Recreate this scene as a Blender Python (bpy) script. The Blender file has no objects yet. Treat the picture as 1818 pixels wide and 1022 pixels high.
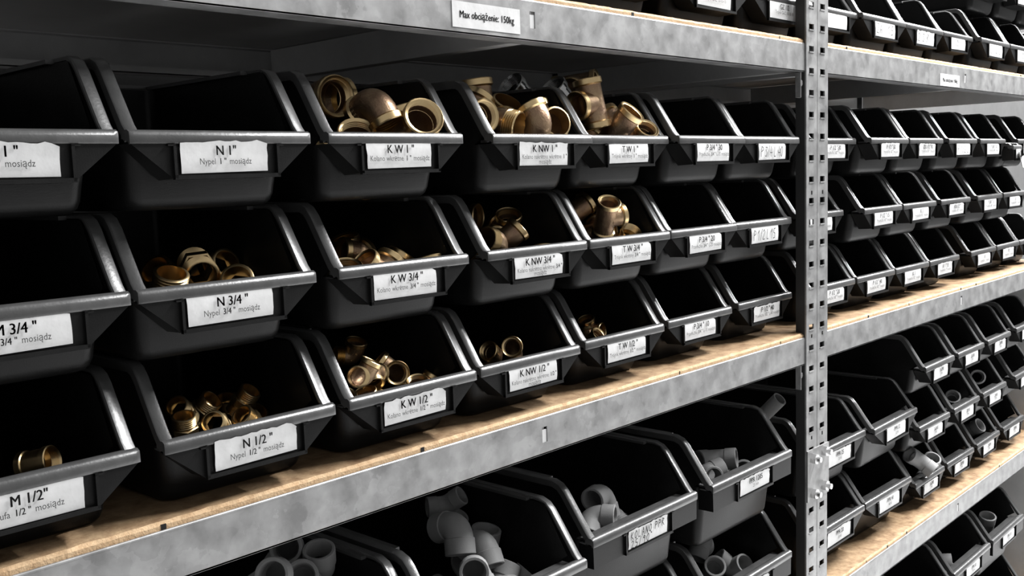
import bpy, bmesh, math, random
from mathutils import Vector, Matrix, Euler
random.seed(11)
SC = bpy.context.scene
COL = SC.collection
PI = math.pi

# ------------------------------------------------------------------ camera, light, exposure
cam_d = bpy.data.cameras.new('camera'); cam = bpy.data.objects.new('camera', cam_d); COL.objects.link(cam)
cam_d.sensor_width = 36.0; cam_d.lens = 1785.486/1818*36.0; cam_d.clip_start = 0.02; cam_d.clip_end = 60
R_ = Vector(((0.677664, -0.734636, -0.032893))); U_ = Vector(((0.104521, 0.051946, 0.993165))); F_ = Vector(((0.727906, 0.676470, -0.111987)))
m = Matrix(((R_.x, U_.x, -F_.x), (R_.y, U_.y, -F_.y), (R_.z, U_.z, -F_.z)))
cam.matrix_world = Matrix.Translation(Vector(((-0.749477, -0.657904, -0.166335)))) @ m.to_4x4()
SC.camera = cam

w = bpy.data.worlds.new('world'); SC.world = w; w.use_nodes = True
w.node_tree.nodes['Background'].inputs[0].default_value = (0.80, 0.80, 0.80, 1)
w.node_tree.nodes['Background'].inputs[1].default_value = 0.45

def area(name, loc, target, sx, sy, power):
    l = bpy.data.lights.new(name, 'AREA'); l.shape = 'RECTANGLE'; l.size = sx; l.size_y = sy; l.energy = power
    o = bpy.data.objects.new(name, l); COL.objects.link(o); o.location = loc
    d = Vector(target)-Vector(loc)
    o.rotation_euler = d.to_track_quat('-Z', 'Y').to_euler()
    return o
# the ceiling tubes of the aisle, seen only through what they light
area('aisle_ceiling_light', (1.85, -0.31, 1.9), (1.7, -0.27, 0), 2.6, 0.07, 440)
area('aisle_far_light', (4.6, -0.31, 1.9), (4.0, -0.27, 0), 2.6, 0.07, 620)
SC.view_settings.view_transform = 'Standard'; SC.view_settings.look = 'None'
SC.view_settings.gamma = 1.0; SC.view_settings.exposure = 0.0
try: SC.view_settings.use_curve_mapping = False
except Exception: pass

# ------------------------------------------------------------------ materials
def mat(name, col, rough=.5, metal=0., spec=.5, nscale=None, ncol=None, nmix=(.35, .65), bump=0., bscale=200., rvar=0., vor=None):
    M = bpy.data.materials.new(name); M.use_nodes = True; N = M.node_tree.nodes; Lk = M.node_tree.links
    B = N['Principled BSDF']; B.inputs['Base Color'].default_value = (*col, 1)
    B.inputs['Roughness'].default_value = rough; B.inputs['Metallic'].default_value = metal
    B.inputs['Specular IOR Level'].default_value = spec
    tc = N.new('ShaderNodeTexCoord')
    if nscale:
        if vor:
            T = N.new('ShaderNodeTexVoronoi'); T.inputs['Scale'].default_value = vor
            nz = N.new('ShaderNodeTexNoise'); nz.inputs['Scale'].default_value = nscale; nz.inputs['Detail'].default_value = 6
            mx = N.new('ShaderNodeMix'); mx.data_type = 'VECTOR'; mx.inputs[0].default_value = .07
            Lk.new(tc.outputs['Object'], nz.inputs['Vector']); Lk.new(tc.outputs['Object'], mx.inputs[4]); Lk.new(nz.outputs['Color'], mx.inputs[5])
            Lk.new(mx.outputs[1], T.inputs['Vector'])
            ad = N.new('ShaderNodeMath'); ad.operation = 'ADD'
            sp = N.new('ShaderNodeSeparateColor'); Lk.new(T.outputs['Color'], sp.inputs[0])
            ml = N.new('ShaderNodeMath'); ml.operation = 'MULTIPLY'; ml.inputs[1].default_value = .12
            Lk.new(sp.outputs[0], ml.inputs[0]); Lk.new(ml.outputs[0], ad.inputs[0])
            m2 = N.new('ShaderNodeMath'); m2.operation = 'MULTIPLY'; m2.inputs[1].default_value = .93
            Lk.new(nz.outputs['Fac'], m2.inputs[0]); Lk.new(m2.outputs[0], ad.inputs[1]); fac = ad.outputs[0]
        else:
            T = N.new('ShaderNodeTexNoise'); T.inputs['Scale'].default_value = nscale; T.inputs['Detail'].default_value = 8
            T.inputs['Roughness'].default_value = .65
            Lk.new(tc.outputs['Object'], T.inputs['Vector']); fac = T.outputs['Fac']
        R = N.new('ShaderNodeValToRGB'); R.color_ramp.elements[0].position = nmix[0]; R.color_ramp.elements[1].position = nmix[1]
        R.color_ramp.elements[0].color = (*col, 1); R.color_ramp.elements[1].color = (*ncol, 1)
        Lk.new(fac, R.inputs['Fac']); Lk.new(R.outputs['Color'], B.inputs['Base Color'])
        if rvar:
            mr = N.new('ShaderNodeMapRange'); mr.inputs[3].default_value = rough-rvar; mr.inputs[4].default_value = rough+rvar
            Lk.new(fac, mr.inputs[0]); Lk.new(mr.outputs[0], B.inputs['Roughness'])
    if bump:
        b = N.new('ShaderNodeTexNoise'); b.inputs['Scale'].default_value = bscale; b.inputs['Detail'].default_value = 4
        bp = N.new('ShaderNodeBump'); bp.inputs['Strength'].default_value = bump; bp.inputs['Distance'].default_value = .001
        Lk.new(tc.outputs['Object'], b.inputs['Vector']); Lk.new(b.outputs['Fac'], bp.inputs['Height']); Lk.new(bp.outputs['Normal'], B.inputs['Normal'])
    return M
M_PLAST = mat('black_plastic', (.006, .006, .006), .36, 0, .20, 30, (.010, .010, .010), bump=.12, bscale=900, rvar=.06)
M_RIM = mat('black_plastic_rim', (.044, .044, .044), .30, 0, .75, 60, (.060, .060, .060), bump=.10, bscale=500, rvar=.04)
M_GALV = mat('galvanised_steel', (.19, .19, .19), .42, .45, .5, 38, (.36, .36, .36), (.33, .69), bump=.05, bscale=120, rvar=.08, vor=55)
M_GALVD = mat('dull_galvanised_steel', (.46, .46, .46), .55, .1, .4, 20, (.56, .56, .56), (.3, .7))
M_WOOD = mat('particle_board', (.15, .085, .043), .7, 0, .25, 60, (.38, .265, .155), (.3, .7), bump=.4, bscale=300)
M_WEDGE = mat('particle_board_edge', (.42, .27, .15), .8, 0, .2, 160, (.58, .42, .26), (.3, .7), bump=.6, bscale=500)
M_WUNDER = mat('grey_board_underside', (.44, .44, .44), .6, 0, .3, 12, (.50, .50, .50))
M_PAPER = mat('white_paper', (.56, .56, .56), .6, 0, .3, 40, (.63, .63, .63), (.35, .65), bump=.5, bscale=60)
M_INK = mat('black_ink', (.012, .012, .012), .6, 0, .2)
M_FINK = mat('faint_print', (.05, .05, .05), .6, 0, .2)
M_PENCIL = mat('pencil_grey', (.35, .35, .35), .6, 0, .2)
M_CAST = mat('cast_brass', (.27, .17, .115), .40, .9, .5, 55, (.44, .31, .19), (.35, .65), bump=.35, bscale=420, rvar=.08)
M_BRASS = mat('machined_brass', (.80, .60, .32), .30, 1., .5, 90, (.66, .47, .26), (.45, .8), rvar=.05)
M_PPR = mat('grey_polypropylene', (.24, .24, .24), .6, 0, .3, 30, (.27, .27, .27), bump=.15, bscale=700)
M_BOLT = mat('zinc_bolt', (.72, .72, .72), .25, .9, .5)
M_CHROME = mat('chrome_fitting', (.5, .5, .5), .15, 1, .5)
M_GALV_SHADE = mat('shaded_galvanised_steel', (.03, .03, .03), .5, .2, .4)  # post side flanges: same galvanised steel, with their shade put into the colour
M_WALL = mat('grey_wall_paint', (.07, .07, .07), .8, 0, .3, 8, (.09, .09, .09))
M_FLOOR = mat('grey_concrete_floor', (.55, .55, .55), .6, 0, .3, 5, (.62, .62, .62))
M_PANEL = mat('pale_end_panel', (.40, .40, .40), .5, .1, .4, 14, (.46, .46, .46))

# ------------------------------------------------------------------ helpers
def link(name, me, m=None, parent=None, smooth=35, kind=None):
    if not isinstance(me, bpy.types.Mesh):
        bm = me; bmesh.ops.recalc_face_normals(bm, faces=bm.faces); me = bpy.data.meshes.new(name); bm.to_mesh(me); bm.free()
        if smooth:
            me.polygons.foreach_set('use_smooth', [True]*len(me.polygons)); me.set_sharp_from_angle(angle=math.radians(smooth))
        if m is not None:
            for q in (m if isinstance(m, (list, tuple)) else [m]): me.materials.append(q)
    o = bpy.data.objects.new(name, me); COL.objects.link(o)
    if parent is not None: o.parent = parent
    if kind: o['kind'] = kind
    return o
def thing(name, label, cat, loc=(0, 0, 0), rot=(0, 0, 0), group=None):
    o = bpy.data.objects.new(name, None); o.empty_display_size = .02; COL.objects.link(o)
    o.location = loc; o.rotation_euler = rot; o['label'] = label; o['category'] = cat
    if group: o['group'] = group
    return o
def tag(o, label, cat, group=None):
    o['label'] = label; o['category'] = cat
    if group: o['group'] = group
    return o
def box(bm, x0, x1, y0, y1, z0, z1, mi=0):
    v = [bm.verts.new((x, y, z)) for x in (x0, x1) for y in (y0, y1) for z in (z0, z1)]
    for f in ((0, 1, 3, 2), (4, 6, 7, 5), (0, 4, 5, 1), (2, 3, 7, 6), (0, 2, 6, 4), (1, 5, 7, 3)):
        bm.faces.new([v[i] for i in f]).material_index = mi
    return v
def holed_plate(bm, x0, x1, z0, z1, y0, y1, holes):
    """plate in the xz plane between y0 and y1 with rectangular holes (xa, xb, za, zb)"""
    xs = sorted(set([x0, x1]+[h[0] for h in holes]+[h[1] for h in holes]))
    zs = sorted(set([z0, z1]+[h[2] for h in holes]+[h[3] for h in holes]))
    xs = [x for x in xs if x0 <= x <= x1]; zs = [z for z in zs if z0 <= z <= z1]
    V = {}
    def vv(i, j, k):
        if (i, j, k) not in V: V[i, j, k] = bm.verts.new((xs[i], (y0, y1)[k], zs[j]))
        return V[i, j, k]
    def solid(i, j):
        if i < 0 or j < 0 or i >= len(xs)-1 or j >= len(zs)-1: return False
        cx = (xs[i]+xs[i+1])/2; cz = (zs[j]+zs[j+1])/2
        return not any(h[0] < cx < h[1] and h[2] < cz < h[3] for h in holes)
    for i in range(len(xs)-1):
        for j in range(len(zs)-1):
            if not solid(i, j): continue
            for k in (0, 1): bm.faces.new([vv(i, j, k), vv(i+1, j, k), vv(i+1, j+1, k), vv(i, j+1, k)])
            for (di, dj, a, b) in ((-1, 0, (i, j), (i, j+1)), (1, 0, (i+1, j), (i+1, j+1)), (0, -1, (i, j), (i+1, j)), (0, 1, (i, j+1), (i+1, j+1))):
                if not solid(i+di, j+dj): bm.faces.new([vv(*a, 0), vv(*b, 0), vv(*b, 1), vv(*a, 1)])
def cyl(bm, c, ax, r, h, seg=16, r2=None):
    ax = Vector(ax).normalized(); t = ax.orthogonal().normalized(); b = ax.cross(t); c = Vector(c); r2 = r if r2 is None else r2
    A = [bm.verts.new(c+(t*math.cos(i*2*PI/seg)+b*math.sin(i*2*PI/seg))*r) for i in range(seg)]
    B = [bm.verts.new(c+ax*h+(t*math.cos(i*2*PI/seg)+b*math.sin(i*2*PI/seg))*r2) for i in range(seg)]
    bm.faces.new(A[::-1]); bm.faces.new(B)
    for i in range(seg): bm.faces.new([A[i], A[(i+1) % seg], B[(i+1) % seg], B[i]])
def rings(bm, stations, seg=22, closed=False, flat=None):
    """stations: (centre, axis-u, axis-v, radius); skins a tube through them"""
    L = []
    for c, u, v, r in stations:
        L.append([bm.verts.new(c+u*(math.cos(i*2*PI/seg)*r)+v*(math.sin(i*2*PI/seg)*r)) for i in range(seg)])
    n = len(L)
    for k in range(n if closed else n-1):
        A, B = L[k], L[(k+1) % n]
        for i in range(seg): bm.faces.new([A[i], A[(i+1) % seg], B[(i+1) % seg], B[i]])
_glyph = {}
def text_mesh(bm, s, x, z, size, squeeze=.86, align='C', y=0., bold=0.):
    """flat lettering in the xz plane, facing -y"""
    key = (s, bold)
    if key not in _glyph:
        c = bpy.data.curves.new('t', 'FONT'); c.body = s; c.size = 1; c.resolution_u = 2; c.offset = bold
        o = bpy.data.objects.new('t', c); COL.objects.link(o)
        me = bpy.data.meshes.new_from_object(o.evaluated_get(bpy.context.evaluated_depsgraph_get()))
        _glyph[key] = ([tuple(v.co[:2]) for v in me.vertices], [tuple(p.vertices) for p in me.polygons])
        bpy.data.objects.remove(o); bpy.data.curves.remove(c); bpy.data.meshes.remove(me)
    V, Fc = _glyph[key]
    if not V: return
    x1 = max(v[0] for v in V)
    off = {'C': -x1/2, 'L': 0, 'R': -x1}[align]
    vs = [bm.verts.new((x+(a+off)*size*squeeze, y, z+b*size)) for a, b in V]
    for f in Fc:
        try: bm.faces.new([vs[i] for i in f])
        except ValueError: pass
# pen strokes for the handwritten cards: polylines in a 1 x 1.6 cell
PEN = {'P': [[(0, 0), (.1, 1.6), (.7, 1.45), (.8, 1.05), (.1, .8)]], '3': [[(0, 1.5), (.7, 1.5), (.3, .95), (.7, .6), (.4, 0), (0, .15)]],
 '4': [[(.3, 1.6), (0, .6), (.8, .65)], [(.65, 1.3), (.55, 0)]], '/': [[(0, -.1), (.6, 1.7)]], 'L': [[(.1, 1.6), (0, 0), (.6, .05)]],
 '0': [[(.4, 1.6), (0, 1), (.1, .2), (.45, 0), (.8, .7), (.7, 1.4), (.4, 1.6)]], '1': [[(0, 1.1), (.4, 1.6), (.3, 0)]],
 '2': [[(0, 1.3), (.4, 1.6), (.75, 1.2), (0, 0), (.8, .05)]], '5': [[(.75, 1.6), (.15, 1.55), (.1, .9), (.7, .8), (.65, .1), (0, 0)]],
 'K': [[(.05, 1.6), (0, 0)], [(.7, 1.6), (.05, .75), (.8, 0)]], 'O': [[(.4, 1.6), (0, 1), (.1, .2), (.45, 0), (.8, .7), (.7, 1.4), (.4, 1.6)]],
 'A': [[(0, 0), (.4, 1.6), (.8, 0)], [(.15, .6), (.65, .6)]], 'N': [[(0, 0), (.1, 1.6), (.65, 0), (.8, 1.6)]],
 'R': [[(0, 0), (.1, 1.6), (.7, 1.4), (.1, .85), (.8, 0)]], '9': [[(.7, 1.2), (.3, 1.6), (.05, 1.15), (.6, 1), (.7, 1.4), (.5, 0)]],
 'o': [[(.1, 1.5), (.3, 1.65), (.35, 1.4), (.1, 1.5)]], '6': [[(.7, 1.6), (.1, .8), (.2, 0), (.7, .3), (.5, .8), (.1, .6)]],
 '-': [[(.1, .8), (.6, .85)]], 'Z': [[(0, 1.6), (.8, 1.6), (0, 0), (.8, 0)]], '"': [[(.2, 1.7), (.15, 1.3)], [(.45, 1.7), (.4, 1.3)]], ' ': []}
def pen(bm, s, x, z, h, wd=.0004, y=0., slant=.15, sp=1.):
    sc = h/1.6; cx = x
    for ch in s:
        for pl in PEN.get(ch, []):
            pts = [Vector((cx+(a*(.6+.4*sp)+b*slant)*sc*.8, 0, z+b*sc)) for a, b in pl]
            for p, q in zip(pts, pts[1:]):
                d = (q-p); 
                if d.length < 1e-6: continue
                n = Vector((-d.z, 0, d.x)).normalized()*wd; e = d.normalized()*wd*.7
                bm.faces.new([bm.verts.new(Vector((t.x, y, t.z))) for t in (p-n-e, q-n+e, q+n+e, p+n-e)])
        cx += sp*sc*(.95 if ch != ' ' else .6)
def text_w(s, size, squeeze=.86, bold=0.):
    bm = bmesh.new(); text_mesh(bm, s, 0, 0, size, squeeze, 'L', 0, bold)
    x = max([v.co.x for v in bm.verts] or [0]); bm.free(); return x

# ------------------------------------------------------------------ the room beyond the racks
bm = bmesh.new(); box(bm, -3, 7, .466, .566, -2.0, 2.2); link('wall_back', bm, M_WALL, kind='structure', smooth=0)
bm = bmesh.new(); box(bm, -3, 7, -3.0, .566, -2.1, -2.0); link('floor', bm, M_FLOOR, kind='structure', smooth=0)

# ------------------------------------------------------------------ shelving racks
H = .0385; W = .458; BT = .0068
ZT = [0., -.4106, -.8130, -1.2140]
def beam_bm(x0, x1, zt, front=True, slots=()):
    bm = bmesh.new(); s = 1 if front else -1; y = 0 if front else W
    holed_plate(bm, x0, x1, zt-H, zt-.0013, y, y+s*.0015, [(a-.0038, a+.0038, zt-.0265, zt-.0105) for a in slots])
    box(bm, x0, x1, *sorted((y, y+s*.022)), zt-H-.0002, zt-H+.0013)
    box(bm, x0, x1, *sorted((y+s*.0206, y+s*.022)), zt-H, zt-H+.008)
    box(bm, x0, x1, *sorted((y+s*.0012, y+s*.016)), zt-.0010, zt+.0004)
    v = [[bm.verts.new((x, y+s*a, zt+b)) for a, b in ((0, -.0012), (.0003, -.0002), (.0010, .0004), (.0020, .0005), (.0020, -.0014), (0, -.0014))] for x in (x0, x1)]
    for k in range(6): bm.faces.new([v[0][k], v[0][(k+1) % 6], v[1][(k+1) % 6], v[1][k]])
    bm.faces.new(v[0]); bm.faces.new(v[1])
    return bm
def post_bm(s, x, zlo, zhi, y=0, fs=-1):
    """an angle post: front flange from x to x+s*.0325, side flange running back at the far side"""
    bm = bmesh.new(); a, b = sorted((x, x+s*.0325)); cx = (a+b)/2; hs = []
    k = 0; z = .0225
    rnd = (-.053, -.220, -.411, -.56, -.73, -.9)
    zz = []
    while z+.06 > zlo: zz.append(z); z -= .0300
    z = .0525
    while z < zhi: zz.append(z); z += .03
    for z in zz:
        if zlo+.01 < z < zhi-.01: hs.append((cx-.0082, cx+.0062, z-.0045, z+.0045))
    for z in rnd: hs.append((cx-.0022, cx+.0022, z+.0115, z+.0170) if z > -.3 else (cx-.0022, cx+.0022, z-.002, z+.0035))
    good = []
    for h in hs:
        if not any(h[2] < g[3]+.001 and h[3] > g[2]-.001 for g in good): good.append(h)
    yf = y+(-.0022 if fs < 0 else .0022)
    holed_plate(bm, a, b, zlo, zhi, yf, y-fs*.0, good)
    for h in good:
        if h[1]-h[0] > .01: box(bm, h[0], h[1], *sorted((yf+.0010*fs, yf-.0005*fs)), h[2]-.0004, h[2]+.0014)
    xo = x+s*.0325
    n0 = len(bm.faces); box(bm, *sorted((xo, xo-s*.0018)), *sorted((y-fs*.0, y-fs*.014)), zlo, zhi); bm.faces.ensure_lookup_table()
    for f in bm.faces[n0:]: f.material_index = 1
    return bm
def rack(name, label, xc, end_slots):
    t = thing(name, label, 'shelving rack', (0, 0, 0), group='galvanised shelving racks')
    xl, xr = xc-.6+.033, xc+.6-.033
    for i, zt in enumerate(ZT):
        link('front_beam', beam_bm(xl, xr, zt, True, (xc,)), M_GALV, t, smooth=0)
        link('back_beam', beam_bm(xl, xr, zt, False), M_GALVD, t, smooth=0)
        for x, nm in ((xc, 'cross_member'), (xc-.6+.036, 'side_member'), (xc+.6-.038, 'side_member')):
            bm = bmesh.new(); box(bm, x-.001, x+.0012, .018, W-.018, zt-H+.0015, zt-.0012)
            box(bm, x, x+.016, .018, W-.018, zt-H+.0012, zt-H+.0026)
            if nm == 'cross_member': box(bm, x-.0030, x+.0034, .0006, .0022, zt-.0285, zt-.0135); box(bm, x-.001, x+.0012, .0022, .018, zt-.0285, zt-.010)
            link(nm, bm, M_GALVD, t, smooth=0)
    for y, fs in ((0, -1), (W, 1)):
        link('post', post_bm(1, xc-.5993, -1.95, .5, y, fs), [M_GALV, M_GALV_SHADE], t, smooth=0)
        link('post', post_bm(-1, xc+.5993, -1.95, .5, y, fs), [M_GALV, M_GALV_SHADE], t, smooth=0)
    return t
rl = rack('shelving_rack', 'galvanised steel shelving rack left of the slotted post pair', 0., ())
rr = rack('shelving_rack', 'galvanised steel shelving rack right of the slotted post pair', 1.2, ())
# load stickers
for r, xa, xb, za, zb_, big in ((rl, -.1085, -.0185, -.0335, -.0105, 1), (rr, 1.073, 1.168, -.0365, -.0155, 0)):
    bm = bmesh.new(); box(bm, xa, xb, -.0006, -.0001, za, zb_); s = link('load_sticker', bm, M_PAPER, r, smooth=0); s['label'] = 'white load sticker on the upper beam'
    bm = bmesh.new(); [text_mesh(bm, 'Max obciążenie: 150kg', (xa+xb)/2+q*.0092, (za+zb_)/2-.0028, .0092, .84, 'C', -.0009, 0) for q in (-.02, .0, .02)]
    link('lettering', bm, M_INK, s, smooth=0)
# brackets by the post, splice plate with bolts
def bracket(x, z):
    bm = bmesh.new(); box(bm, x-.0110, x, .006, .008, z-.032, z+.002); box(bm, x-.0120, x-.0108, .000, .008, z-.032, z+.002)
    cyl(bm, (x-.006, .006, z-.012), (0, -1, 0), .0045, .004, 6)
    return bm
for z in (-.042, -.452): link('corner_bracket', bracket(.5665, z), M_GALV, rl, smooth=0)
t = thing('splice_plate', 'galvanised splice plate with four bolts joining the post pair', 'plate', (.6, -.0022, -.652))
bm = bmesh.new(); box(bm, -.0335, .0335, -.0022, 0, 0, .076); box(bm, .0335, .0345, -.0022, .010, 0, .076); link('plate', bm, M_GALV, t, smooth=0)
for x, z in ((-.0165, .062), (.0175, .066), (-.0165, .010), (.0175, .014)):
    bm = bmesh.new(); cyl(bm, (x, -.0022, z), (0, -1, 0), .0078, .0064, 6); cyl(bm, (x, -.0086, z), (0, -1, 0), .0042, .0060, 12)
    link('bolt', bm, M_BOLT, t, smooth=30)
# boards
def board(label, x0, x1, zt):
    bm = bmesh.new(); n = 150; y0 = .0022; th = .0165; zt0 = zt+BT-th
    # body a little behind, top slab with ragged chipped front edge
    A = []
    for i in range(n+1):
        x = x0+(x1-x0)*i/n
        ch = max(0, random.gauss(.0006, .0009)); dz = random.uniform(0, .0005)
        A.append([bm.verts.new(q) for q in ((x, y0, zt0), (x, y0, zt+BT-.0026-dz), (x, y0+.0012+ch, zt+BT-.0003), (x, y0+.004+ch*1.2, zt+BT), (x, W-.003, zt+BT), (x, W-.003, zt0))])
    for a, b in zip(A, A[1:]):
        for k, mi in enumerate((1, 1, 0, 0, 1, 2)):
            bm.faces.new([a[k], a[(k+1) % 6], b[(k+1) % 6], b[k]]).material_index = mi
    bm.faces.new(A[0]); bm.faces.new(A[-1][::-1])
    for v in bm.verts:   # rest just inside the beam flanges
        if v.co.z < zt: v.co.z = max(v.co.z, zt+.0005)
    o = link('shelf_board', bm, [M_WOOD, M_WEDGE, M_WUNDER], smooth=0); tag(o, label, 'shelf board', 'particle board shelves')
    for xm in random.sample([x0+.1+(x1-x0-.2)*k/12 for k in range(13)], 4):
        b2 = bmesh.new(); box(b2, xm, xm+random.choice((.0012, .004)), y0-.0004, y0+.0006, zt+.0008, zt+BT-.0022)
        link('edge_mark', b2, M_INK, o, smooth=0)
    return o
lv = ['topmost', 'second', 'third', 'lowest']
for i, zt in enumerate(ZT):
    board('%s particle board shelf of the left rack' % lv[i], -.598, .5985, zt)
    board('%s particle board shelf of the right rack' % lv[i], .6015, 1.798, zt)
bm = bmesh.new(); box(bm, 1.7705, 1.7735, .030, W-.03, -1.20, -.455)
tag(link('end_panel', bm, M_PANEL, smooth=0), 'pale grey sheet panel closing the right end of the right rack', 'panel')

# ------------------------------------------------------------------ bins
KIND = {'small': dict(W=.150, H=.1095, D=.235, L=.047, hw=.0440, full=False, hh=.0245, rise=.0088),
        'slim': dict(W=.145, H=.1095, D=.235, L=.047, hw=.0420, full=False, hh=.0245, rise=.0088),
        'wide': dict(W=.168, H=.1150, D=.30, L=.047, hw=.0470, full=False, hh=.0260, rise=.0088),
        'medium': dict(W=.190, H=.1265, D=.30, L=.068, hw=.0500, full=False, hh=.0270, rise=.0088),
        'big': dict(W=.208, H=.1495, D=.35, L=.084, hw=.0470, full=True, hh=.0250, rise=.0088),
        'tiny': dict(W=.074, H=.060, D=.115, L=.034, hw=.0250, full=False, hh=.0210, rise=.006)}
_cache = {}
def bin_meshes(kind):
    if kind in _cache: return _cache[kind]
    K = KIND[kind]; Wd, Hh, D, L = K['W'], K['H'], K['D'], K['L']; hw = K['hw']; hh = K['hh']
    ins = .0125; yf0 = .034; yf1 = .024
    def hwid(z): return Wd/2-ins+(ins-.0085)*min(1, z/L)
    def yfront(z):
        if z <= L: return yf0+(yf1-yf0)*z/L
        q = (z-L)/(Hh-L); return .007+(.036 if kind != 'big' else .040)*q+.004
    levels = [0, .0012, .004, .009, .5*L, L, L+.012, (L+Hh)/2, Hh-.004]
    def loop(bm, z, off, rr):
        r = rr-off if rr-off > .001 else .001; hwx = hwid(z)-off; back = D-.008-off; low = z <= L+1e-6
        inset = {0: .0055, .0012: .0030, .004: .0010}.get(z, 0)
        if off: inset = 0
        hwx -= inset; back -= inset; yf = (yfront(z)+off+inset) if low else yfront(z)
        P = []
        N = 4
        P.append((-hwx, yf+r if low else yf))
        for k in range(N+1): a = PI-k*PI/2/N; P.append((-hwx+r+math.cos(a)*r, back-r+math.sin(a)*r))
        for k in range(N+1): a = PI/2-k*PI/2/N; P.append((hwx-r+math.cos(a)*r, back-r+math.sin(a)*r))
        P.append((hwx, yf+r if low else yf))
        if low:
            for k in range(1, N+1): a = -k*PI/2/N; P.append((hwx-r+math.cos(a)*r, yf+r+math.sin(a)*r))
            for k in range(0, N): a = -PI/2-k*PI/2/N; P.append((-hwx+r+math.cos(a)*r, yf+r+math.sin(a)*r))
        return [bm.verts.new((x, y, z)) for x, y in P]
    bm = bmesh.new(); nU = 12
    for off in (0, .0025):
        Ls = []
        lv_ = [z for z in levels if not (off and z < .0020)]
        for z in lv_: Ls.append(loop(bm, z, off, .011))
        for A, B in zip(Ls, Ls[1:]):
            if len(A) == len(B) and len(A) > nU:
                for i in range(len(A)): bm.faces.new([A[i], A[(i+1) % len(A)], B[(i+1) % len(A)], B[i]])
            else:
                for i in range(nU-1): bm.faces.new([A[i], A[i+1], B[i+1], B[i]])
        bm.faces.new(Ls[0])
    body = bm
    # rim ------------------------------------------------------------
    bm = bmesh.new(); rw = .0095; th = .003
    path = [(.0035, L+.0065), (.0105, L+.014), (.036 if kind != 'big' else .041, Hh-.0100), (.042 if kind != 'big' else .048, Hh-.0035), (.050 if kind != 'big' else .058, Hh), (D-.004, Hh)]
    nr = []
    for i in range(len(path)):
        d = Vector((0, 0))
        if i > 0: d += (Vector(path[i])-Vector(path[i-1])).normalized()
        if i < len(path)-1: d += (Vector(path[i+1])-Vector(path[i])).normalized()
        d.normalize(); nr.append(Vector((-d.y, d.x)))
    nr[0] = Vector((-.75, .66))
    prof = [(0, -.0010), (-.0012, 0), (-rw+.001, 0), (-rw, -.0010), (-rw, -th), (-.003, -th), (-.003, -.0080), (-.0005, -.0080)]
    for s in (-1, 1):
        S = []
        for (y, z), n in zip(path, nr): S.append([bm.verts.new((s*(Wd/2+a), y+n.x*b, z+n.y*b)) for a, b in prof])
        for A, B in zip(S, S[1:]):
            for k in range(len(prof)): bm.faces.new([A[k], A[(k+1) % len(prof)], B[(k+1) % len(prof)], B[k]])
        bm.faces.new(S[0]); bm.faces.new(S[-1][::-1])
        xa, xb = sorted((s*(Wd/2-rw), s*(Wd/2-rw-.006)))       # stacking ledge
        box(bm, xa, xb, .070, D-.01, Hh-.004, Hh-.001)
    box(bm, -Wd/2+.002, Wd/2-.002, D-.009, D-.004, Hh-.003, Hh)
    # rounded lip bar
    sec = [(.0030, L-.0004), (.0006, L), (0, L+.0012), (.0002, L+.0050), (.0016, L+.0080), (.0042, L+.0095), (.0080, L+.0095), (.0115, L+.0080), (.0130, L+.0055), (.0130, L+.0035), (.0100, L+.0030), (.0040, L+.0020)]
    xs = [-Wd/2, -Wd/2+.003, Wd/2-.003, Wd/2]
    S = []
    for k, x in enumerate(xs):
        q = .0 if k in (1, 2) else .0012
        S.append([bm.verts.new((x, max(y, q), z)) for y, z in sec])
    for A, B in zip(S, S[1:]):
        for k in range(len(sec)): bm.faces.new([A[k], A[(k+1) % len(sec)], B[(k+1) % len(sec)], B[k]])
    bm.faces.new(S[0]); bm.faces.new(S[-1][::-1])
    # ledge from the lip back to the front wall
    box(bm, -hwid(L)+.001, hwid(L)-.001, .012, yf1+.003, L+.0015, L+.0040)
    rim = bm
    # label holder ---------------------------------------------------
    bm = bmesh.new(); b = (Wd/2-.0015) if K['full'] else hw; yb = yf1+.001; zb0 = L-hh; t = Wd/2-.0008; yfr = .0022
    T = [bm.verts.new(q) for q in ((-t, yfr, L), (-hw, yfr, L), (hw, yfr, L), (t, yfr, L), (t-.003, yb, L), (-t+.003, yb, L))]
    Bt = [bm.verts.new(q) for q in ((-b, yfr, zb0), (-hw, yfr, zb0), (hw, yfr, zb0), (b, yfr, zb0), (b-.001, yb, zb0-.001), (-b+.001, yb, zb0-.001))]
    if K['full']:
        fs = [(0, 1, 1, 0), (1, 2, 2, 1), (2, 3, 3, 2), (3, 4, 4, 3), (5, 0, 0, 5)]
        for i, j, k, l in fs: bm.faces.new([T[i], T[j], Bt[k], Bt[l]])
        bm.faces.new(Bt)
    else:
        bm.faces.new([T[0], T[1], Bt[1]]); bm.faces.new([T[1], T[2], Bt[2], Bt[1]]); bm.faces.new([T[2], T[3], Bt[2]])
        bm.faces.new([T[0], Bt[1], Bt[5], T[5]]); bm.faces.new([T[3], T[4], Bt[4], Bt[2]]); bm.faces.new([Bt[1], Bt[2], Bt[4], Bt[5]])
    bm.faces.new(T[::-1])
    lipd = .0030
    for s in (-1, 1):
        xa, xb = sorted((s*hw, s*(hw-.0022))); box(bm, xa, xb, yfr-lipd, yfr+.0005, zb0, L-.0003)
        xa, xb = sorted((s*(hw+.004), s*(hw-.0022))); box(bm, xa, xb, yfr-lipd, yfr+.0005, L-.0018, L-.0006)
    box(bm, -hw, hw, yfr-lipd, yfr+.0005, zb0-.0008, zb0+.0022)
    holder = bm
    out = []
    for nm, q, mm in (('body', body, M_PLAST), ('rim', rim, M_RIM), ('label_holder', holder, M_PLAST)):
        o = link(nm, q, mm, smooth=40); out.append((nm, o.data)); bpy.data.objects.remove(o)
    _cache[kind] = out
    return out
rc = random.Random(5)
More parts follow.
